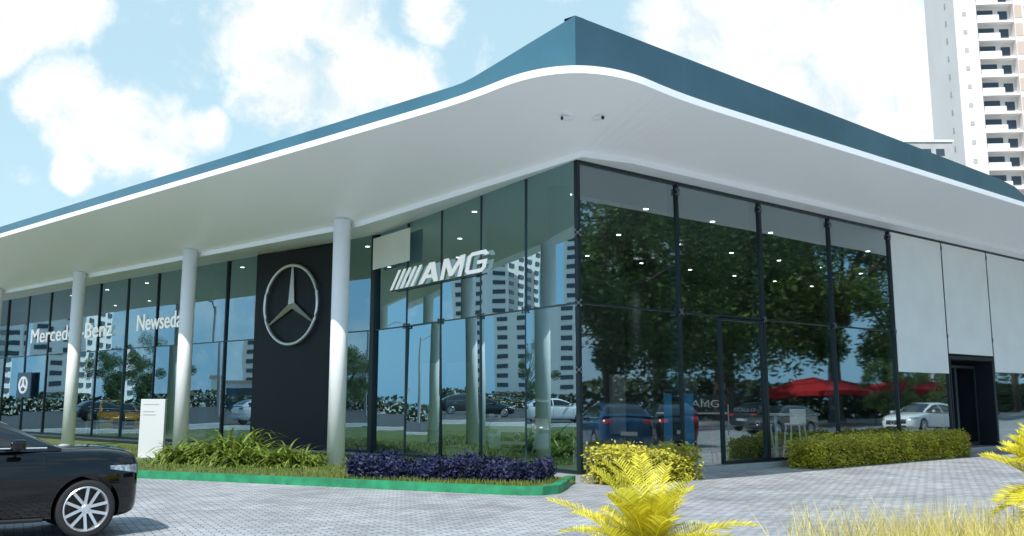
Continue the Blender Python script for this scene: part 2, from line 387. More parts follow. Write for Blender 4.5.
# ------------------------------------------------------------------ signs
S=empty('emblem_sign',(2.15,13.9,0),R(8)); tag(S,'tall black wall panel with a large silver three pointed star in a ring','sign')
bevel(MB().box(0,-1.85,.15,.2,1.85,6.22).build('panel',M['black'],S),.02)
em=MB(); c=Vector((-.12,0,4.5)); ER=1.22
pts=[(c.x,c.y+ER*math.cos(a),c.z+ER*math.sin(a)) for a in np.linspace(0,2*math.pi,65)]
em.tube(pts,.05,12,cap=False); em.build('ring',M['chrome'],S,smooth=True)
em=MB(); ctr=Vector((c.x-.10,0,c.z))
for k in range(3):
    a=R(90+120*k)
    for s_ in (-1,1):
        b=a+s_*R(60); tip=Vector((c.x,(ER-.03)*math.cos(a),c.z+(ER-.03)*math.sin(a))); sd=Vector((c.x+.05,.125*math.cos(b),c.z+.125*math.sin(b))); tb=Vector((c.x+.05,(ER-.02)*math.cos(a+s_*.02),c.z+(ER-.02)*math.sin(a+s_*.02)))
        n=len(em.v); em.v+=[tuple(ctr),tuple(tip),tuple(sd),tuple(tb)]; em.f+=[(n,n+1,n+2),(n+1,n+3,n+2)]
em.build('star',M['chrome'],S)

A=empty('letter_sign',(AD.x*9.15-.08,AD.y*9.15+.02,.05)); tag(A,'large silver letters with slanted bars on the corner glass wall','sign')
dA=Vector((-AD.x,-AD.y,0)); H=.51; nA=Vector((-.9724,.2334,0))
def letter(polys,of,wd,name='letter',sl=.22):
    m=MB()
    for poly in polys:
        q=[dA*(of+x*wd+y*sl)+Vector((0,0,4.53+y*H)) for x,y in poly]; k=len(q); n=len(m.v)
        m.v+=[tuple(p) for p in q]+[tuple(p+nA*.015) for p in q]
        m.f.append(tuple(range(n+k,n+2*k))); m.f.append(tuple(range(n,n+k))[::-1])
        for i in range(k): j=(i+1)%k; m.f.append((n+i,n+j,n+k+j,n+k+i))
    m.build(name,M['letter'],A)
for k in range(5): letter([[(0,0),(1,0),(1,1),(0,1)]],.33*k,.15,'slanted_bar',.55)
LA=[(0,0),(.36,1),(.5,1),(.5,.74),(.395,.40),(.5,.40),(.5,.24),(.335,.24),(.21,0)]
letter([LA,[(1-x,y) for x,y in LA][::-1]],1.82,1.12)
letter([[(0,0),(0,1),(.22,1),(.5,.40),(.78,1),(1,1),(1,0),(.84,0),(.84,.66),(.57,.10),(.43,.10),(.16,.66),(.16,0)]],3.06,1.14)
G=[(1,.82),(.84,1),(.18,1),(0,.84),(0,.16),(.18,0),(.84,0),(1,.16),(1,.56),(.55,.56),(.55,.40),(.84,.40),(.84,.22),(.78,.17),(.24,.17),(.17,.23),(.17,.77),(.24,.83),(.78,.83),(.84,.76),(1,.76)]
letter([G],4.36,1.02)
MB().tube([dA*.1+Vector((0,0,4.5)),dA*5.2+Vector((0,0,4.5))],.015,8).build('rail',M['frame'],A)

def wordsign(name,txt,y0,y1,z,size,label):
    S=empty(name,(2.33,y0,z)); tag(S,label,'sign')
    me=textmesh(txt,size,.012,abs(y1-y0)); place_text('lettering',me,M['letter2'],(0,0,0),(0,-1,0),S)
wordsign('word_sign','Mercedes-Benz',35.6,27.2,4.12,.90,'white brand lettering on the portico glass, partly behind the far left column')
wordsign('word_sign','Newsedan',25.0,21.0,4.2,.88,'white dealer name lettering on the glass left of the middle column')
T=empty('totem_sign',(-3.32,11.7,.1),R(-52)); tag(T,'slim white freestanding information totem in the grass strip between two columns','sign')
bevel(MB().box(-.33,-.06,.06,.33,.06,1.52).build('panel',pbr('totem_grey',(.60,.61,.60),.5),T),.01); MB().box(-.38,-.14,0,.38,.14,.06).build('base',M['steel'],T)
for k,(w,z) in enumerate(((.42,1.38),(.3,1.2),(.34,1.12))):
    MB().box(-.25,-.066,z,-.25+w,-.061,z+.02).build('text_line',M['conc'],T)
Sq=empty('logo_board',(2.2,35.7,2.26)); tag(Sq,'small blue grey board with a round pale logo on the far left glass','sign')
MB().box(0,-.8,-.55,.05,.8,.55).build('panel',pbr('logo_bluegrey',(.07,.16,.23),.4),Sq); MB().tube([(-.02,.44*math.cos(a),.34*math.sin(a)) for a in np.linspace(0,6.2832,33)],.045,6,cap=False).build('ring',M['letter2'],Sq)
st_=MB()
for k in range(3):
    a=R(90+120*k); st_.tube([(-.02,0,0),(-.02,.42*math.cos(a),.32*math.sin(a))],[.06,.02],6)
st_.build('star',M['letter2'],Sq)

def cctv(x,y,z,rz,label):
    E=empty('security_camera',(x,y,z),rz); tag(E,label,'camera'); E.scale=(.75,.75,.75)
    MB().tube([(0,0,.25),(0,0,0)],.05,12).build('mount',M['wallw'],E); MB().tube([(-.1,0,-.05),(.2,0,-.10)],.06,14).build('housing',M['wallw'],E,smooth=False)
    MB().tube([(.2,0,-.10),(.215,0,-.103)],.045,14).build('lens',M['black'],E)
cctv(-2.62,-2.22,6.60,R(170),'white bullet security camera under the soffit, left of the roof corner')
cctv(-2.27,-2.57,6.60,R(-95),'white bullet security camera under the soffit, right of the roof corner')

# ------------------------------------------------------------------ planter and kerb
kp=[(-14.6,34),(-9.2,17.2),(-5.92,7.28),(-4.4,2.6),(-3.3,-.9),(-3.1,-1.45),(-2.8,-1.7),(-2.35,-1.65),(-1.7,-1.2),(-1.0,-.65),(-.35,-.2)]
def offs(poly,d):
    out=[]
    for i,p in enumerate(poly):
        a=Vector(poly[max(i-1,0)]); b=Vector(poly[min(i+1,len(poly)-1)]); t=(b-a).normalized(); out.append((p[0]-t.y*d,p[1]+t.x*d))
    return out
ki=offs(kp,.17); m=MB()
for i in range(len(kp)-1):
    a,b,c,d=kp[i],kp[i+1],ki[i+1],ki[i]
    m.quad((*a,0),(*b,0),(*b,.15),(*a,.15)); m.quad((*a,.15),(*b,.15),(*c,.15),(*d,.15)); m.quad((*d,.15),(*c,.15),(*c,.0),(*d,.0))
tag(m.build('kerb',M['kerb']),'green painted kerb edging the planting strip in front of the showroom','kerb')
m=MB(); m.prism(ki+[(1.9,10.1),(1.9,34)],.02,.11); struct(m.build('planting_bed',M['soil']))
def blades(name,pts,h,w,mat,lean=.35,z=.1):
    m=MB()
    for (x,y) in pts:
        a=random.uniform(0,6.28); hh=h*random.uniform(.5,1.1); l=hh*random.uniform(0,lean); b=random.uniform(0,6.28)
        dx,dy=math.cos(a)*w,math.sin(a)*w; tx,ty=math.cos(b)*l,math.sin(b)*l; n=len(m.v)
        m.v+=[(x-dx,y-dy,z),(x+dx,y+dy,z),(x+dx*.7+tx*.4,y+dy*.7+ty*.4,z+hh*.6),(x-dx*.7+tx*.4,y-dy*.7+ty*.4,z+hh*.6),(x+tx,y+ty,z+hh)]
        m.f+=[(n,n+1,n+2,n+3),(n+3,n+2,n+4)]
    return m.build(name,mat)
def kx(y):
    return np.interp(y,[-1.45,-.9,2.6,7.28,17.2,34],[-3.0,-3.3,-4.4,-5.92,-9.2,-14.6])
pts=[]
while len(pts)<14000:
    y=random.uniform(-1.0,20); x=random.uniform(kx(y)+.3,1.6 if y>3 else -1.2)
    pts.append((x,y))
tag(blades('lawn_grass',pts,.10,.012,M['grass']),'short bright green grass of the planting strip by the kerb','grass',kind='stuff')

def leafhedge(name,x0,x1,y0,y1,h,mat,core,n,ls,label,rz=0,loc=(0,0,0)):
    E=empty(name,loc,rz); tag(E,label,'hedge')
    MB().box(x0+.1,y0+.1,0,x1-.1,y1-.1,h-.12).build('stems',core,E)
    m=MB()
    for _ in range(n):
        f=random.random(); x=random.uniform(x0,x1); y=random.uniform(y0,y1); z=random.uniform(.02,h)
        if f<.4: z=h
        elif f<.75: y=y0
        elif f<.85: y=y1
        else: x=random.choice((x0,x1))
        bump=.06*math.sin(x*3.1+1)+.05*math.sin(x*7.7+y*5)
        z+= bump*(z/h); j=.05
        c=Vector((x+random.gauss(0,j),y+random.gauss(0,j),max(.02,z+random.gauss(0,j))))
        u=Vector((random.gauss(0,1),random.gauss(0,1),random.gauss(0,1))).normalized(); v=u.orthogonal().normalized()
        s=ls*random.uniform(.6,1.3); m.quad(c-u*s,c-v*s*.45,c+u*s,c+v*s*.45)
    m.build('foliage',mat,E); return E
d=Vector((1.9,-3.9)); ang=math.atan2(d.y,d.x)
leafhedge('low_hedge',0,3.75,0,1.2,.30,M['navy'],M['ncore'],8000,.045,'low dark navy purple hedge behind the green kerb at the corner',ang,(-3.65,2.7,.1))
leafhedge('clipped_hedge',-.3,2.15,-1.35,-.45,.58,M['hyel'],M['hcore'],7000,.042,'short yellow green clipped hedge beside the glass corner')
leafhedge('clipped_hedge',6.9,15.1,-1.25,-.45,.62,M['hyel'],M['hcore'],18000,.042,'long yellow green clipped hedge along the right glass wall')

def frond(m,base,az,L,el,droop,ll,n,wid=.018,vee=.5):
    p=Vector(base); pts=[p.copy()]; e=el; seg=14
    for i in range(seg):
        e-=droop/seg*(0.5+1.0*i/seg); p=p+Vector((math.cos(az)*math.cos(e),math.sin(az)*math.cos(e),math.sin(e)))*(L/seg); pts.append(p.copy())
    m.tube(pts,[.010*(1-.8*i/seg) for i in range(seg+1)],5)
    side=Vector((-math.sin(az),math.cos(az),0))
    for i in range(n):
        t=.12+.88*i/n; k=t*seg; a=int(min(k,seg-1)); q=pts[a].lerp(pts[a+1],k-a); tan=(pts[a+1]-pts[a]).normalized(); up=side.cross(tan)*-1
        if up.z<0: up=-up
        ln=ll*math.sin(math.pi*min(1,.12+t*.82))**.6
        for s in (-1,1):
            dd=(side*s+tan*.65+up*vee*random.uniform(.7,1.2)).normalized(); tip=q+dd*ln*random.uniform(.85,1.1)-Vector((0,0,ln*.1)); mid=q+dd*ln*.5; w=tan*wid*.5
            nn=len(m.v); m.v+=[tuple(q-w*.6),tuple(q+w*.6),tuple(mid+w),tuple(mid-w),tuple(tip)]; m.f+=[(nn,nn+1,nn+2,nn+3),(nn+3,nn+2,nn+4)]
def cycad(name,loc,nf,L,mat,label,ll=.2,wid=.018,trunk=.25,group=None,n=34,els=(84,74,62,50,35,20)):
    E=empty(name,loc); tag(E,label,'plant',group)
    MB().tube([(0,0,0),(0,0,trunk*.6),(0,0,trunk)],[.13,.12,.07],10).build('stem',M['bark'],E)
    m=MB()
    for i in range(nf):
        el=R(random.choice(els)+random.uniform(-8,8)); frond(m,(0,0,trunk),i*2.4+random.uniform(-.2,.2),L*random.uniform(.75,1.15),el,R(random.uniform(35,80)),ll,n,wid)
    m.build('fronds',mat,E); return E
cycad('sago_plant',rel(9.9,1.2),60,.98,M['yel'],'large bright yellow feathery cycad in the foreground below the corner',.21,.018,.10,n=38,els=(84,76,66,55,45,35,22))
cycad('sago_plant',rel(9.2,4.5),40,.66,M['yel'],'yellow feathery cycad cut by the right edge of the photo',.20,.024,.80,n=28,els=(80,65,50,30,10))
def strap(name,loc,n,L,mat,label,w=.03,spread=.06,lo=25,cat='plant'):
    E=empty(name,loc); tag(E,label,cat); m=MB(); MB().tube([(0,0,0),(0,0,.15)],[.09,.05],8).build('stem',M['bark'],E)
    for i in range(n):
        az=random.uniform(0,6.28); e=R(random.uniform(lo,88)); p=Vector((random.gauss(0,spread),random.gauss(0,spread),.05)); l=L*random.uniform(.4,1.05); dr=R(random.uniform(70,150)); prev=None; sg=6
        for k in range(sg+1):
            ww=w*(1-(k/sg)**2*.9)*.5; s=Vector((-math.sin(az),math.cos(az),0))*ww; cur=(p-s,p+s)
            if prev: m.quad(prev[0],prev[1],cur[1],cur[0])
            prev=cur; e-=dr/sg; p=p+Vector((math.cos(az)*math.cos(e),math.sin(az)*math.cos(e),math.sin(e)))*l/sg
    m.build('leaves',mat,E); return E
for (x,y,lb,L) in ((-2.3,6.9,'bushy green plant nearest the right column',.9),(-3.0,7.9,'low green plant in front of the emblem panel',1.0),(-2.5,9.0,'tallest bushy green plant in the middle of the grass strip',1.75),(-3.2,9.7,'green arching plant second from the white totem',1.2),(-2.8,10.7,'green plant beside the white totem',.9)):
    strap('arching_plant',(x,y,.1),520,L,M['grn'],lb,.065,.30,10)
pts=[]
for _ in range(9500):
    lat=random.uniform(2.1,5.0); dp=random.uniform(7.7,9.2)
    if random.random()<np.interp(lat,[2.1,2.7,3.3],[.12,.7,1])*(.6+.4*math.sin(lat*9+dp*6)): p=rel(dp,lat); pts.append((p.x,p.y))
tag(blades('ornamental_grass',pts,.82,.006,M['yel2'],.65,z=0.0),'pale yellow ornamental grass along the bottom right foreground','grass',kind='stuff')

# ------------------------------------------------------------------ cars
def evalmesh(o):
    bpy.context.view_layer.update()
    return bpy.data.meshes.new_from_object(o.evaluated_get(bpy.context.evaluated_depsgraph_get()))
WX=(1.42,-1.36); WR=.335
def make_body_mesh(lift=0.0,nose=1.0,flat=0.0):
    kx_=[-2.27,-2.22,-2.1,-1.9,-1.4,-.5,.3,.95,1.2,1.7,2.05,2.2,2.3]
    zt=[.72,.88,1.0,1.04,1.03,1.0,.98,.985,.96,.89,.80,.70,.56]
    zb=[.42,.32,.25,.22,.2,.19,.19,.19,.19,.19,.21,.25,.33]
    if lift: zt=[z+lift*1.0 for z in zt]; zt[9]+=.03; zt[10]+=.05; zt[11]+=.06
    if flat: zt[8]+=flat*.2; zt[9]+=flat*.6; zt[10]+=flat*1.0; zt[11]+=flat*1.6; zt[12]+=flat*2.2
    ww=[.66,.78,.85,.89,.92,.925,.925,.925,.925,.90,.82+flat*.4,.70+flat*.9,.50+flat*1.2]
    xs=[-2.27,-2.22,-2.1,-1.9,-1.65,-1.36,-1.0,-.5,0,.5,.95,1.2,1.42,1.7,1.92,2.08,2.2,2.3]
    m=MB(); rings=[]
    for x in xs:
        t=np.interp(x,kx_,zt); b=np.interp(x,kx_,zb); w=np.interp(x,kx_,ww); h=t-b
        half=[(0,b),(.8*w,b),(.95*w,b+.05),(.985*w,b+.30*h),(1.0*w,b+.55*h),(.985*w,b+.78*h),(.945*w,b+.90*h),(.86*w,t-.01),(.6*w,t+.012),(0,t+.03)]
        ring=half+[(-y,z) for y,z in half[-2:0:-1]]
        xx=x if x<1.42 else 1.42+(x-1.42)*nose
        rings.append(len(m.v)); m.v+=[(xx,y,z) for y,z in ring]
    k=18
    for a,b in zip(rings[:-1],rings[1:]):
        for i in range(k): j=(i+1)%k; m.f.append((a+i,b+i,b+j,a+j))
    m.f.append(tuple(rings[0]+i for i in range(k))); m.f.append(tuple(rings[-1]+i for i in range(k))[::-1])
    o=m.build('tmp',M['trim'],fixn=True)
    s=o.modifiers.new('s','SUBSURF'); s.levels=2; s.render_levels=2
    cut=[]
    for wx in WX:
        for sy in (-1,1):
            c=MB(); c.lathe([(0,sy*.5),(.385,sy*.5),(.385,sy*1.2),(0,sy*1.2)],36,Matrix.Translation((wx,0,WR)))
            co_=c.build('cut',M['trim'],fixn=True); cut.append(co_)
            b=o.modifiers.new('b','BOOLEAN'); b.operation='DIFFERENCE'; b.object=co_; b.solver='EXACT'
    me=evalmesh(o)
    for c in cut+[o]: bpy.data.objects.remove(c)
    for p in me.polygons: p.use_smooth=True
    bm=bmesh.new(); bm.from_mesh(me)
    for e in bm.edges:
        if len(e.link_faces)==2 and e.calc_face_angle(0)>R(38): e.smooth=False
    bm.to_mesh(me); bv=BVHTree.FromBMesh(bm); bm.free()
    return me,bv
SPEC={'sedan':(*make_body_mesh(),0.0,1.0),'suv':(*make_body_mesh(.12,.74),.12,.74),'low_suv':(*make_body_mesh(.05,.74,.09),.05,.74)}
BVH=None
def proj(o,d,off=.004):
    h=BVH.ray_cast(Vector(o),Vector(d).normalized())
    if h[0] is None: return None
    return h[0]-Vector(d).normalized()*off
def patch(m,fn,d,nu=8,nv=5,off=.005):
    d=Vector(d).normalized(); G=[[proj(fn(u/nu,v/nv),d,off) for v in range(nv+1)] for u in range(nu+1)]
    for u in range(nu):
        for v in range(nv):
            q=[G[u][v],G[u+1][v],G[u+1][v+1],G[u][v+1]]
            if all(x is not None for x in q): m.quad(*q)
def hlpatch(m,sy,zc,nu=12,nv=4):
    G=[]
    for u in range(nu+1):
        a=R(8+52*u/nu); t=u/nu; half=.055*(1-.65*max(0,(t-.35)/.65)); row=[]
        for v in range(nv+1):
            z=zc+.05*t+half*(2*v/nv-1); d=Vector((-math.cos(a),-sy*math.sin(a),0)); o=Vector((1.40,sy*.42,z))-d*3
            row.append(proj(o,d,.006))
        G.append(row)
    for u in range(nu):
        for v in range(nv):
            q=[G[u][v],G[u+1][v],G[u+1][v+1],G[u][v+1]]
            if all(x is not None for x in q): m.quad(*q)
ST=[(1.12,.985),(.95,1.06),(.6,1.235),(.2,1.40),(-.05,1.445),(-.40,1.462),(-.47,1.463),(-.9,1.45),(-1.35,1.40),(-1.5,1.375),(-1.8,1.27),(-2.05,1.10),(-2.12,1.02)]
def cabin(lift):
    rows=[]
    for x,zt in ST:
        bz=.985 if x>-1.5 else 1.0; k=max(0,(zt-.985)/.47); wb=.845 if x<.9 else .80
        if x<-1.8: wb=.80
        wt=wb-.20*k-.02; row=[(x,wb,bz-.03),(x,wb-.03*k-.01,bz+(zt-bz)*.35),(x,wt,bz+(zt-bz)*.80),(x,wt-.10,bz+(zt-bz)*.985),(x,wt*.5,zt+.012),(x,0,zt+.02)]
        row=[(a,b,c+lift) for a,b,c in row]
        rows.append(row+[(a,-b,c) for a,b,c in row[-2::-1]])
    parts={k:MB() for k in ('roof','windshield','side_window','side_window2','rear_window')}
    for i,(a,b) in enumerate(zip(rows[:-1],rows[1:])):
        for j in range(10):
            q=(a[j],a[j+1],b[j+1],b[j]); s=j if j<5 else 9-j
            if s<2:
                if i in (5,) or i==0 or i>=10 or i==8: tgt='roof'
                else: tgt='side_window' if j<5 else 'side_window2'
            elif s==2: tgt='roof'
            else: tgt='windshield' if i<3 else ('rear_window' if i>=9 and i<11 else 'roof')
            parts[tgt].quad(*q)
    return parts
def wheel_meshes():
    t=MB(); t.lathe([(.245,-.10),(.30,-.112),(.325,-.10),(.335,-.06),(.335,.06),(.325,.10),(.30,.112),(.245,.10)],40)
    tm=t.build('w',M['tyre'],smooth=True,fixn=True)
    r=MB(); r.lathe([(.258,-.105),(.246,-.114),(.234,-.095),(.22,.05)],40); 
    for k in range(5):
        for s_ in (-1,1):
            a=2*math.pi*k/5; mt=Matrix.Rotation(a,4,'Y')
            n=len(r.v); o1=s_*.022; o2=s_*.066; h=.017
            P=[(.03,-.088,o1-h),(.03,-.088,o1+h),(.238,-.106,o2+h),(.238,-.106,o2-h),(.03,-.05,o1-h),(.03,-.05,o1+h),(.238,-.07,o2+h),(.238,-.07,o2-h)]
            r.v+=[tuple(mt@Vector(p)) for p in P]; r.f+=[tuple(n+i for i in q) for q in ((0,1,2,3),(4,7,6,5),(0,4,5,1),(1,5,6,2),(2,6,7,3),(3,7,4,0))]
    r.lathe([(0,-.10),(.04,-.098),(.055,-.085),(.06,-.05)],16)
    rm=r.build('r',M['rim'],fixn=True); 
    d=MB(); d.lathe([(.0,.0),(.225,0),(.225,.02),(0,.02)],24); dm=d.build('d',M['trim'],fixn=True)
    a=(tm.data,rm.data,dm.data)
    for o in (tm,rm,dm): bpy.data.objects.remove(o)
    return a
WHEEL=wheel_meshes()
def link(me,name,parent): o=bpy.data.objects.new(name,me); COL.objects.link(o); o.parent=parent; return o
def car(label,pt,loc,heading,group=None,name='parked_car',spec='sedan'):
    global BVH
    bme,BVH,lf,nose=SPEC[spec]
    E=empty(name,loc,heading); tag(E,label,'car',group)
    me=bme.copy(); me.materials.clear(); me.materials.append(pt); link(me,'body',E)
    for k,mb in cabin(lf).items():
        mt=pt if k=='roof' else M['cglass']
        mb.build(k.replace('2',''),mt,E,smooth=True,fixn=True)
    for sy in (-1,1):
        for x in (WX[0],WX[1]):
            w=link(WHEEL[0],'wheel',E); w.location=(x,sy*.80,WR)
            if sy>0: w.rotation_euler=(0,0,math.pi)
            link(WHEEL[1],'rim',w); dd_=link(WHEEL[2],'brake_disc',w); dd_.location=(0,-.02,0)
        h=MB(); hlpatch(h,sy,.675+lf*1.6); h.build('headlight',M['hlight'],E)
        h=MB(); patch(h,lambda u,v:(-3, sy*(.50+.30*u), lf+.80+.13*v),(1,0,0)); h.build('tail_light',M['tlight'],E)
        mr=MB(); mr.tube([(.62,sy*.86,1.0+lf),(.62,sy*.93,1.02+lf)],.02,6); mr.build('mirror_arm',M['trim'],E)
        z0=.97+lf; z1=1.10+lf
        o=MB().box(.54,.93,z0,.70,1.08,z1) if sy>0 else MB().box(.54,-1.08,z0,.70,-.93,z1)
        bevel(o.build('mirror',pt,E),.04,3)
        for dx in ((.92,-.42),(-.43,-1.28)):
            s=MB()
            for x in dx:
                pp=[proj((x,sy*2,z),(0,-sy,0),0) for z in np.linspace(.30,.95+lf,10)]; pp=[p for p in pp if p]; 
                if len(pp)>1: s.tube(pp,.004,5)
            s.build('door_seam',M['seam'],E)
            hp=proj((dx[1]+.2,sy*2,.86+lf),(0,-sy,0),-.0)
            if hp: MB().tube([hp+Vector((-.09,sy*.012,0)),hp+Vector((.09,sy*.012,0))],.014,8).build('door_handle',M['chrome'],E)
        s=MB(); pp=[proj((x,sy*2,.235),(0,-sy,0),0) for x in np.linspace(-.9,.95,12)]; pp=[p for p in pp if p]; s.tube(pp,.035,6); s.build('sill',M['trim'],E)
        s=MB(); pp=[Vector((x,sy*.85,.995+lf)) for x in np.linspace(-1.7,.95,12)]; s.tube(pp,.007,6); s.build('window_trim',M['chrome'],E)
        s=MB(); pp=[proj((x,sy*(.74-.10*max(0,x-1.1)),3),(0,0,-1),0) for x in np.linspace(1.05,1.42+.6*nose,10)]; pp=[p for p in pp if p]; s.tube(pp,.004,5)
        s.build('bonnet_seam',M['seam'],E)
    g=MB(); patch(g,lambda u,v:(3,-.42+.84*u,.44+lf+.22*v),(-1,0,0)); g.build('grille',M['trim'],E)
    g=MB(); patch(g,lambda u,v:(3,-.40+.8*u,.27+.09*v),(-1,0,0)); g.build('air_intake',M['trim'],E)
    c=proj((3,0,.55+lf),(-1,0,0),.02); MB().tube([c+Vector((0,.09*math.cos(a),.09*math.sin(a))) for a in np.linspace(0,6.2832,21)],.012,5,cap=False).build('badge',M['chrome'],E)
    g=MB(); patch(g,lambda u,v:(-3,-.25+.5*u,.56+.12*v),(1,0,0)); g.build('number_plate',M['plate'],E)
    return E
hd=R(-13)
wp=CAM+ray(84,539)*(1.6/-ray(84,539).z)
off=Matrix.Rotation(hd,3,'Z')@Vector((WX[0],-.90,0))
car('black car at the left edge of the photo, only its front half showing',paint('paint_black',(.0015,.0017,.002),0,.15,.05),(wp.x-off.x,wp.y-off.y,.004),hd,spec='low_suv')
gi='cars on show inside the glass hall'
pw=paint('paint_white',(.80,.80,.81),0); ps=paint('paint_silver',(.62,.64,.67),.3); pb=paint('paint_blue',(.012,.07,.17)); pk=paint('paint_grey',(.015,.017,.02))
car('white car seen through the corner glass wall',pw,(4.9,6.2,.14),R(215),gi,'display_car')
car('yellow car seen through the portico glass between the two left columns',paint('paint_yellow',(.95,.58,.02),0),(4.2,30.6,.14),R(255),gi,'display_car')
car('dark grey car seen through the portico glass left of the emblem panel',paint('paint_dark',(.03,.035,.04)),(5.9,20.5,.14),R(275),gi,'display_car')
go='cars parked across the forecourt, mirrored in the right glass wall'
car('blue parked car on the forecourt nearest the glass corner',pb,(11.3,-9.0,.004),R(305),go,spec='suv')
car('black parked car on the forecourt beside the blue car',pk,(15.0,-9.6,.004),R(308),go,spec='suv')
car('white parked car opposite the right glass wall',pw,(39,-11.5,.004),R(185),go)
car('mid grey parked car opposite the right glass wall',paint('paint_slate',(.06,.065,.07)),(29,-13.5,.004),R(180),go)
car('grey parked car opposite the right glass wall',paint('paint_mid',(.2,.21,.23)),(47,-13,.004),R(190),go)
car('dark parked car opposite the right glass wall',pk,(33,-17,.004),R(0),go)
g2='cars parked along the side road, mirrored in the corner glass'
car('white parked car on the side road',pw,(-17.2,48,.004),R(185),g2,spec='suv')
car('grey parked car on the side road behind the white one',ps,(-25,57,.004),R(175),g2)
car('black parked car on the side road ahead of the white one',pk,(-14,62,.004),R(190),g2)

# ------------------------------------------------------------------ interior furniture
D=empty('reception_desk',(10.3,4.4,.14),R(-45)); tag(D,'dark reception desk with pale lettering inside the right hall','desk')
bevel(MB().box(-1.3,-.35,0,1.3,.35,1.05).build('counter',M['walld'],D),.02); bevel(MB().box(-1.4,-.42,1.05,1.4,.42,1.1).build('desk_top',M['wood'],D),.01)
MB().box(-.60,-.3,1.1,.60,-.2,1.62).build('sign_board',M['walld'],D)
place_text('lettering',textmesh('AMG',.30,.01,.80),M['letter3'],(-.45,-.32,1.25),(1,0,0),D)
def table(x,y,label):
    E=empty('bar_table',(x,y,.14)); tag(E,label,'table')
    MB().tube([(0,0,1.06),(0,0,1.12)],.42,28).build('table_top',M['wallw'],E); MB().tube([(0,0,.02),(0,0,1.06)],.04,10).build('leg',M['wallw'],E); MB().tube([(0,0,0),(0,0,.02)],.26,24).build('base',M['steel'],E)
def stool(x,y,rz,label,mt='wallw'):
    E=empty('bar_stool',(x,y,.14),rz); tag(E,label,'stool')
    bevel(MB().box(-.22,-.22,.80,.22,.22,.86).build('seat',M[mt],E),.02); bevel(MB().box(-.22,.19,.86,.22,.23,1.22).build('backrest',M[mt],E),.01)
    for sx in (-1,1):
        for sy in (-1,1): MB().tube([(sx*.25,sy*.25,0),(sx*.18,sy*.18,.80)],.024,6).build('leg',M[mt],E)
    MB().tube([(-.22,-.22,.25),(.22,-.22,.25),(.22,.22,.25),(-.22,.22,.25),(-.22,-.22,.25)],.014,6).build('footrest',M['steel'],E)
table(8.3,.75,'round white bar table behind the right hedge'); stool(7.5,.7,1.3,'white bar stool left of the round table'); stool(9.3,.8,-1.4,'white bar stool right of the round table')
stool(5.4,.9,.4,'red bar stool just inside the entrance','red')
P=empty('poster_stand',(4.3,.8,.14),R(-40)); tag(P,'blue upright poster stand just inside the right glass wall','poster')
bevel(MB().box(-.35,-.03,.05,.35,.03,1.6).build('panel',M['bluep'],P),.01); MB().box(-.4,-.18,0,.4,.18,.05).build('base',M['steel'],P)
P=empty('upright_sign',(6.45,.45,.14),R(-30)); tag(P,'black upright sign with small white text just inside the entrance','sign')
bevel(MB().box(-.42,-.03,.05,.42,.03,1.75).build('panel',M['black'],P),.01); MB().box(-.45,-.18,0,.45,.18,.05).build('base',M['steel'],P)
place_text('lettering',textmesh('WORLD OF',.13,.004,.6),M['letter3'],(-.3,-.04,1.18),(1,0,0),P)

# ------------------------------------------------------------------ tower behind the roof
tp=rel(165,70.6); yaw=math.atan2(FW.y,FW.x)-math.pi/2
Tw=empty('apartment_tower',(tp.x,tp.y,0),yaw-R(6)); tag(Tw,'tall beige apartment tower with a stack of balconies behind the right end of the roof','building')
p1=3.4; p2=p1+5.6
MB().box(0,0,0,p1,16,78).build('plain_wall',M['twall'],Tw)
MB().box(p1,1.6,0,p2,16,78).build('recessed_wall',M['twall2'],Tw)
MB().box(p2,-.3,0,26,16,78).build('right_wall',M['twall'],Tw)
for i in range(10,25):
    z=i*3.0+.6
    MB().box(p1,.0,z,p2,1.6,z+.28).build('balcony_slab',M['twall2'],Tw)
    MB().box(p1+.1,-.02,z+.28,p1+3.4,.12,z+1.25).build('balcony_parapet',M['twall2'],Tw)
    MB().box(p1+.6,1.5,z+.35,p1+3,1.598,z+2.5).build('window',M['twin'],Tw)
    MB().box(p1+3.8,1.5,z+.9,p1+5.2,1.598,z+2.3).build('window',M['twin'],Tw)
    MB().box(p2+1.6,-.36,z+.9,p2+3.2,-.302,z+2.4).build('window',M['twin'],Tw)
    MB().box(p2+.1,-.36,z+.5,p2+1.2,-.302,z+2.6).build('tan_panel',M['ttan'],Tw)
    MB().box(1.2,-.06,z+1.2,1.8,-.002,z+1.9).build('vent_window',M['conc'],Tw)
    MB().box(-.06,4.0,z+1.2,-.002,4.9,z+2.0).build('vent_window',M['conc'],Tw)
lp=rel(150,56.5); Lo=empty('office_block',(lp.x,lp.y,0),yaw); tag(Lo,'low pale grey block just left of the apartment tower above the roof edge','building')
MB().box(-1.0,0,0,6,10,37.6).build('wall',M['conc'],Lo); MB().box(-1.15,-.2,37.6,6.15,10.2,37.9).build('roof',M['wallw'],Lo)
for i in range(3): MB().box(-.2+i*1.9,-.05,35.6,1.0+i*1.9,-.003,36.6).build('window',M['twin'],Lo)

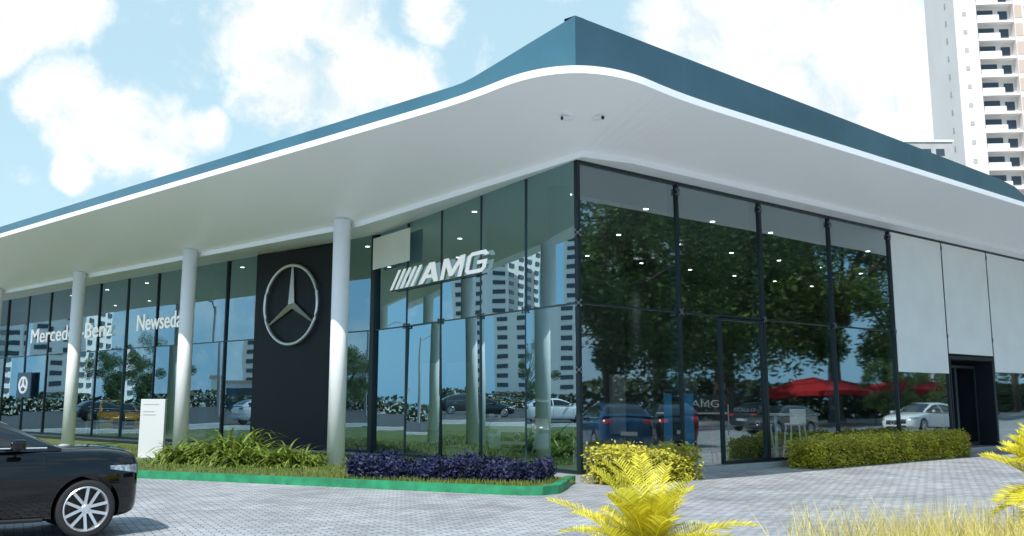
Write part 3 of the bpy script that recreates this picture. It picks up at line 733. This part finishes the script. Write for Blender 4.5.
# ------------------------------------------------------------------ surroundings mirrored in the glass
def tree_mesh(seed,h,r,n,mat):
    rs=random.Random(seed); t=MB(); t.tube([(0,0,0),(.1,.05,h*.2),(.0,.2,h*.42)],[.34,.27,.2],10); tips=[]
    for k in range(7):
        a=k*.9+rs.random(); e=Vector((math.cos(a)*r*.55,math.sin(a)*r*.55,h*rs.uniform(.55,.85))); s=Vector((0,.15,h*rs.uniform(.28,.42)))
        t.tube([s,s.lerp(e,.5)+Vector((0,0,.4)),e],[.15,.1,.04],6); tips.append(e)
    l=MB(); cl=[]
    for k in range(36):
        a=rs.uniform(0,6.28); q=rs.random()**.5; z=rs.uniform(-1,1); rr=r*q*math.sqrt(max(.05,1-z*z*.8)); cl.append((Vector((math.cos(a)*rr,math.sin(a)*rr,h*.60+z*h*.36)),rs.uniform(.14,.27)*r))
    for _ in range(n):
        c,cr=rs.choice(cl); d=Vector((rs.gauss(0,1),rs.gauss(0,1),rs.gauss(0,.8))).normalized()*cr*rs.random()**.4; p=c+d
        u=Vector((rs.gauss(0,1),rs.gauss(0,1),rs.gauss(0,.6))).normalized(); v=u.orthogonal().normalized(); s=rs.uniform(.08,.19); l.quad(p-u*s,p-v*s*.5,p+u*s,p+v*s*.5)
    a=t.build('trunk',M['bark'],fixn=False); b=l.build('crown',mat); ms=(a.data,b.data); bpy.data.objects.remove(a); bpy.data.objects.remove(b); return ms
TM=[tree_mesh(1,15,7.5,24000,M['leaf']),tree_mesh(2,12,6,18000,M['leaf2'])]
def tree(x,y,k,s,label,g):
    E=empty('street_tree',(x,y,0),random.uniform(0,6)); E.scale=(s,s,s); tag(E,label,'tree',g); link(TM[k][0],'trunk',E); link(TM[k][1],'crown',E)
for i,(x,y,k,s) in enumerate(((43,-30,0,1.35),(54,-34,1,1.75),(66,-31,1,1.8),(79,-33,0,1.5),(94,-30,1,1.7),(32,-27,0,1.15),(24,-30,1,1.3),(110,-34,0,1.5),(62,-47,0,1.7))):
    tree(x,y,k,s,'broad leafy street tree beyond the red tents','trees opposite the right glass wall')
for (x,y) in ((51,-19),(59,-19)): tree(x,y,1,.34,'small leafy tree in front of the red tents','small trees before the red tents')
def shrubrow(name,x0,x1,y,h,n,label):
    hb=MB()
    for _ in range(n):
        c=Vector((random.uniform(x0,x1),y+random.gauss(0,1.0),random.uniform(0,h))); u=Vector((random.gauss(0,1),random.gauss(0,1),random.gauss(0,.6))).normalized(); v=u.orthogonal().normalized(); s=random.uniform(.2,.45); hb.quad(c-u*s,c-v*s*.5,c+u*s,c+v*s*.5)
    tag(hb.build(name,M['leafd']),label,'shrubs',kind='stuff')
shrubrow('added_screen_shrubs',10,190,-40,3.4,20000,'added dense dark shrubs closing the bright gap under the tall trees')  # unseen row, added to block bright sky below the mirrored crowns
shrubrow('added_dark_shrubs',-150,4,109,2.0,9000,'added long row of shrubs beyond the side road, darkening the reflections')  # added out of view to darken the low band of the reflections
for i,(x,y,k,s) in enumerate(((-38,70,1,.5),(-52,72,1,.6),(-30,92,0,.5),(-60,95,0,.6),(-74,80,0,.6))):
    tree(x,y,k,s,'small street tree across the far side road','trees opposite the portico')
for i,(x,y) in enumerate(((50.5,-24),(55.8,-25.5),(60.9,-23))):
    E=empty('canopy_tent',(x,y,0),.2*i); tag(E,'low wide red pitched canopy tent on four poles','tent','red canopy tents opposite the right glass wall')
    m=MB(); m.v=[(-3,-3,2.3),(3,-3,2.3),(3,3,2.3),(-3,3,2.3),(0,0,3.3)]; m.f=[(0,1,4),(1,2,4),(2,3,4),(3,0,4)]
    for q_ in ((0,1),(1,2),(2,3),(3,0)):
        a_=m.v[q_[0]]; b_=m.v[q_[1]]; n=len(m.v); m.v+=[(a_[0],a_[1],2.0),(b_[0],b_[1],2.0)]; m.f.append((q_[0],q_[1],n+1,n))
    m.build('canopy',M['red'],E)
    for sx in (-1,1):
        for sy in (-1,1): MB().tube([(sx*2.8,sy*2.8,0),(sx*2.8,sy*2.8,2.3)],.03,6).build('pole',M['walld'],E)
def rtower(x,y,w,h,label,lean=0):
    E=empty('distant_tower',(x,y,0),math.atan2(y,x)+math.pi/2+.4); tag(E,label,'building')
    MB().box(-w/2,-w/2,0,w/2,w/2,h).build('wall',M['twall2'],E); MB().box(-w/5,-w/5,h,w/5,w/5,h+4).build('roof_room',M['twall'],E)
    m=MB()
    for i in range(int(h/3.2)):
        for s in (-1,1): m.box(s*w*.28-w*.14,-w/2-.3,i*3.2+1,s*w*.28+w*.14,-w/2-.02,i*3.2+2.4); m.box(s*w*.28-w*.14,w/2+.02,i*3.2+1,s*w*.28+w*.14,w/2+.3,i*3.2+2.4); m.box(-w/2-.3,s*w*.28-w*.14,i*3.2+1,-w/2-.02,s*w*.28+w*.14,i*3.2+2.4); m.box(w/2+.02,s*w*.28-w*.14,i*3.2+1,w/2+.3,s*w*.28+w*.14,i*3.2+2.4)
    m.build('window_bands',M['twin'],E)
rtower(-100,345,15,56,'pale distant apartment tower across the road, the lower one'); rtower(-122,325,15,66,'pale distant apartment tower across the road, the taller one'); rtower(-190,330,18,42,'pale distant apartment tower farthest to the west')
for i,(x,y,w,h) in enumerate(((-62,120,20,3.6),(-95,125,22,3.4),(-10,135,18,3.8))):
    E=empty('low_shop_building',(x,y,0),math.atan2(y,x)-math.pi/2); tag(E,'low plain shop building across the far road, number of storeys one','building','low shops across the far road')
    MB().box(-w/2,-5,0,w/2,5,h).build('wall',M['conc' if i%2 else 'wallw'],E); MB().box(-w/2-.3,-5.3,h,w/2+.3,5.3,h+.4).build('roof',M['ttan'],E); MB().box(-w*.35,-5.1,.2,w*.35,-5.02,3).build('shop_window',M['twin'],E)
for (x,y) in ((-22,64),(-42,72),(-14,95),(-34,45)):
    E=empty('street_lamp',(x,y,0),random.uniform(0,6)); tag(E,'tall street lamp on a concrete pole across the side road','lamp','street lamps across the side road')
    MB().tube([(0,0,0),(0,0,9)],[.16,.09],8).build('pole',M['conc'],E); MB().tube([(0,0,8.6),(1.4,0,9.3)],.05,6).build('arm',M['steel'],E); MB().box(1.3,-.15,9.2,2.1,.15,9.35).build('lamp_head',M['steel'],E)

# ------------------------------------------------------------------ sky and sun
SD=Vector((-.90,-.42,0)).normalized(); EL=R(51)
sdir=Vector((SD.x*math.cos(EL),SD.y*math.cos(EL),math.sin(EL)))
sl=bpy.data.lights.new('sun','SUN'); sl.energy=5.0; sl.angle=R(.5); sl.color=(1,.975,.935); so_=bpy.data.objects.new('sun',sl); COL.objects.link(so_)
so_.rotation_euler=(-sdir).to_track_quat('-Z','Y').to_euler()
W=bpy.data.worlds.new('World'); sc.world=W; W.use_nodes=True; N=W.node_tree.nodes; Lk=W.node_tree.links
bg=N['Background']; bg.inputs['Strength'].default_value=.15
sky=N.new('ShaderNodeTexSky'); sky.sky_type='NISHITA'; sky.sun_disc=False; sky.sun_elevation=EL; sky.sun_rotation=math.atan2(sdir.x,sdir.y)%(2*math.pi); sky.air_density=1.0; sky.dust_density=1.0; sky.ozone_density=1.0
tc=N.new('ShaderNodeTexCoord'); DIR=tc.outputs['Generated']
def mth(op,a,b=None,c=None,clamp=False):
    n=N.new('ShaderNodeMath'); n.operation=op; n.use_clamp=clamp
    for i,x in enumerate((a,b,c)):
        if x is None: continue
        if isinstance(x,(int,float)): n.inputs[i].default_value=x
        else: Lk.new(x,n.inputs[i])
    return n.outputs[0]
cur=None
blobs=[((45,-5),48),((0,45),24),((65,100),38),((115,130),45),((165,140),38),((205,132),22),((75,172),18),((268,25),52),((335,15),48),((290,85),52),((350,85),55),((405,85),36),((430,8),30),((760,50),90),((870,70),85),((700,20),60),((930,80),60),((820,120),60),((560,-60),50)]
for (p,rad) in blobs:
    d=ray(*p).normalized(); n=N.new('ShaderNodeVectorMath'); n.operation='DOT_PRODUCT'; n.inputs[1].default_value=d; Lk.new(DIR,n.inputs[0])
    ang=rad/1085; mr=N.new('ShaderNodeMapRange'); mr.inputs[1].default_value=math.cos(ang*1.35); mr.inputs[2].default_value=1; mr.inputs[3].default_value=0; mr.inputs[4].default_value=1
    Lk.new(n.outputs['Value'],mr.inputs[0]); cur=mr.outputs[0] if cur is None else mth('MAXIMUM',cur,mr.outputs[0])
nz=N.new('ShaderNodeTexNoise'); nz.inputs['Scale'].default_value=16; nz.inputs['Detail'].default_value=10; nz.inputs['Roughness'].default_value=.62; nz.inputs['Distortion'].default_value=.3; Lk.new(DIR,nz.inputs['Vector'])
dens=mth('ADD',cur,mth('MULTIPLY',mth('SUBTRACT',nz.outputs['Fac'],.5),2.2))
n2=N.new('ShaderNodeTexNoise'); n2.inputs['Scale'].default_value=4.5; n2.inputs['Detail'].default_value=9; n2.inputs['Roughness'].default_value=.6; Lk.new(DIR,n2.inputs['Vector'])
dd=N.new('ShaderNodeVectorMath'); dd.operation='DOT_PRODUCT'; dd.inputs[1].default_value=ray(512,150).normalized(); Lk.new(DIR,dd.inputs[0])
away=N.new('ShaderNodeMapRange'); away.inputs[1].default_value=.86; away.inputs[2].default_value=.78; away.inputs[3].default_value=0; away.inputs[4].default_value=1; Lk.new(dd.outputs['Value'],away.inputs[0])
gen=mth('MULTIPLY',mth('MULTIPLY',mth('SUBTRACT',n2.outputs['Fac'],.50),5.5,clamp=True),away.outputs[0])
fr=N.new('ShaderNodeMapRange'); fr.interpolation_type='SMOOTHSTEP'; fr.inputs[1].default_value=.10; fr.inputs[2].default_value=.85; Lk.new(dens,fr.inputs[0])
cl=mth('MAXIMUM',fr.outputs[0],gen)
hz=N.new('ShaderNodeMix'); hz.data_type='RGBA'; hz.inputs['A'].default_value=(4.3,6.3,7.0,1); hz.inputs['B'].default_value=(1.9,4.2,6.4,1); Lk.new(away.outputs[0],hz.inputs[0])
hf=N.new('ShaderNodeMapRange'); hf.inputs[3].default_value=.7; hf.inputs[4].default_value=.8; Lk.new(away.outputs[0],hf.inputs[0])
haze=N.new('ShaderNodeMix'); haze.data_type='RGBA'; Lk.new(hf.outputs[0],haze.inputs[0]); Lk.new(sky.outputs[0],haze.inputs['A']); Lk.new(hz.outputs['Result'],haze.inputs['B'])
ccol=N.new('ShaderNodeMix'); ccol.data_type='RGBA'; ccol.inputs['A'].default_value=(5.9,6.4,6.6,1); ccol.inputs['B'].default_value=(7.6,7.7,7.6,1)
nm=N.new('ShaderNodeMapRange'); nm.inputs[1].default_value=.38; nm.inputs[2].default_value=.58; Lk.new(nz.outputs['Fac'],nm.inputs[0]); Lk.new(nm.outputs[0],ccol.inputs[0])
mix=N.new('ShaderNodeMix'); mix.data_type='RGBA'; Lk.new(haze.outputs['Result'],mix.inputs['A']); Lk.new(ccol.outputs['Result'],mix.inputs['B']); Lk.new(cl,mix.inputs[0])
Lk.new(mix.outputs['Result'],bg.inputs['Color'])
sc.view_settings.view_transform='Standard'; sc.view_settings.look='None'; sc.view_settings.exposure=0
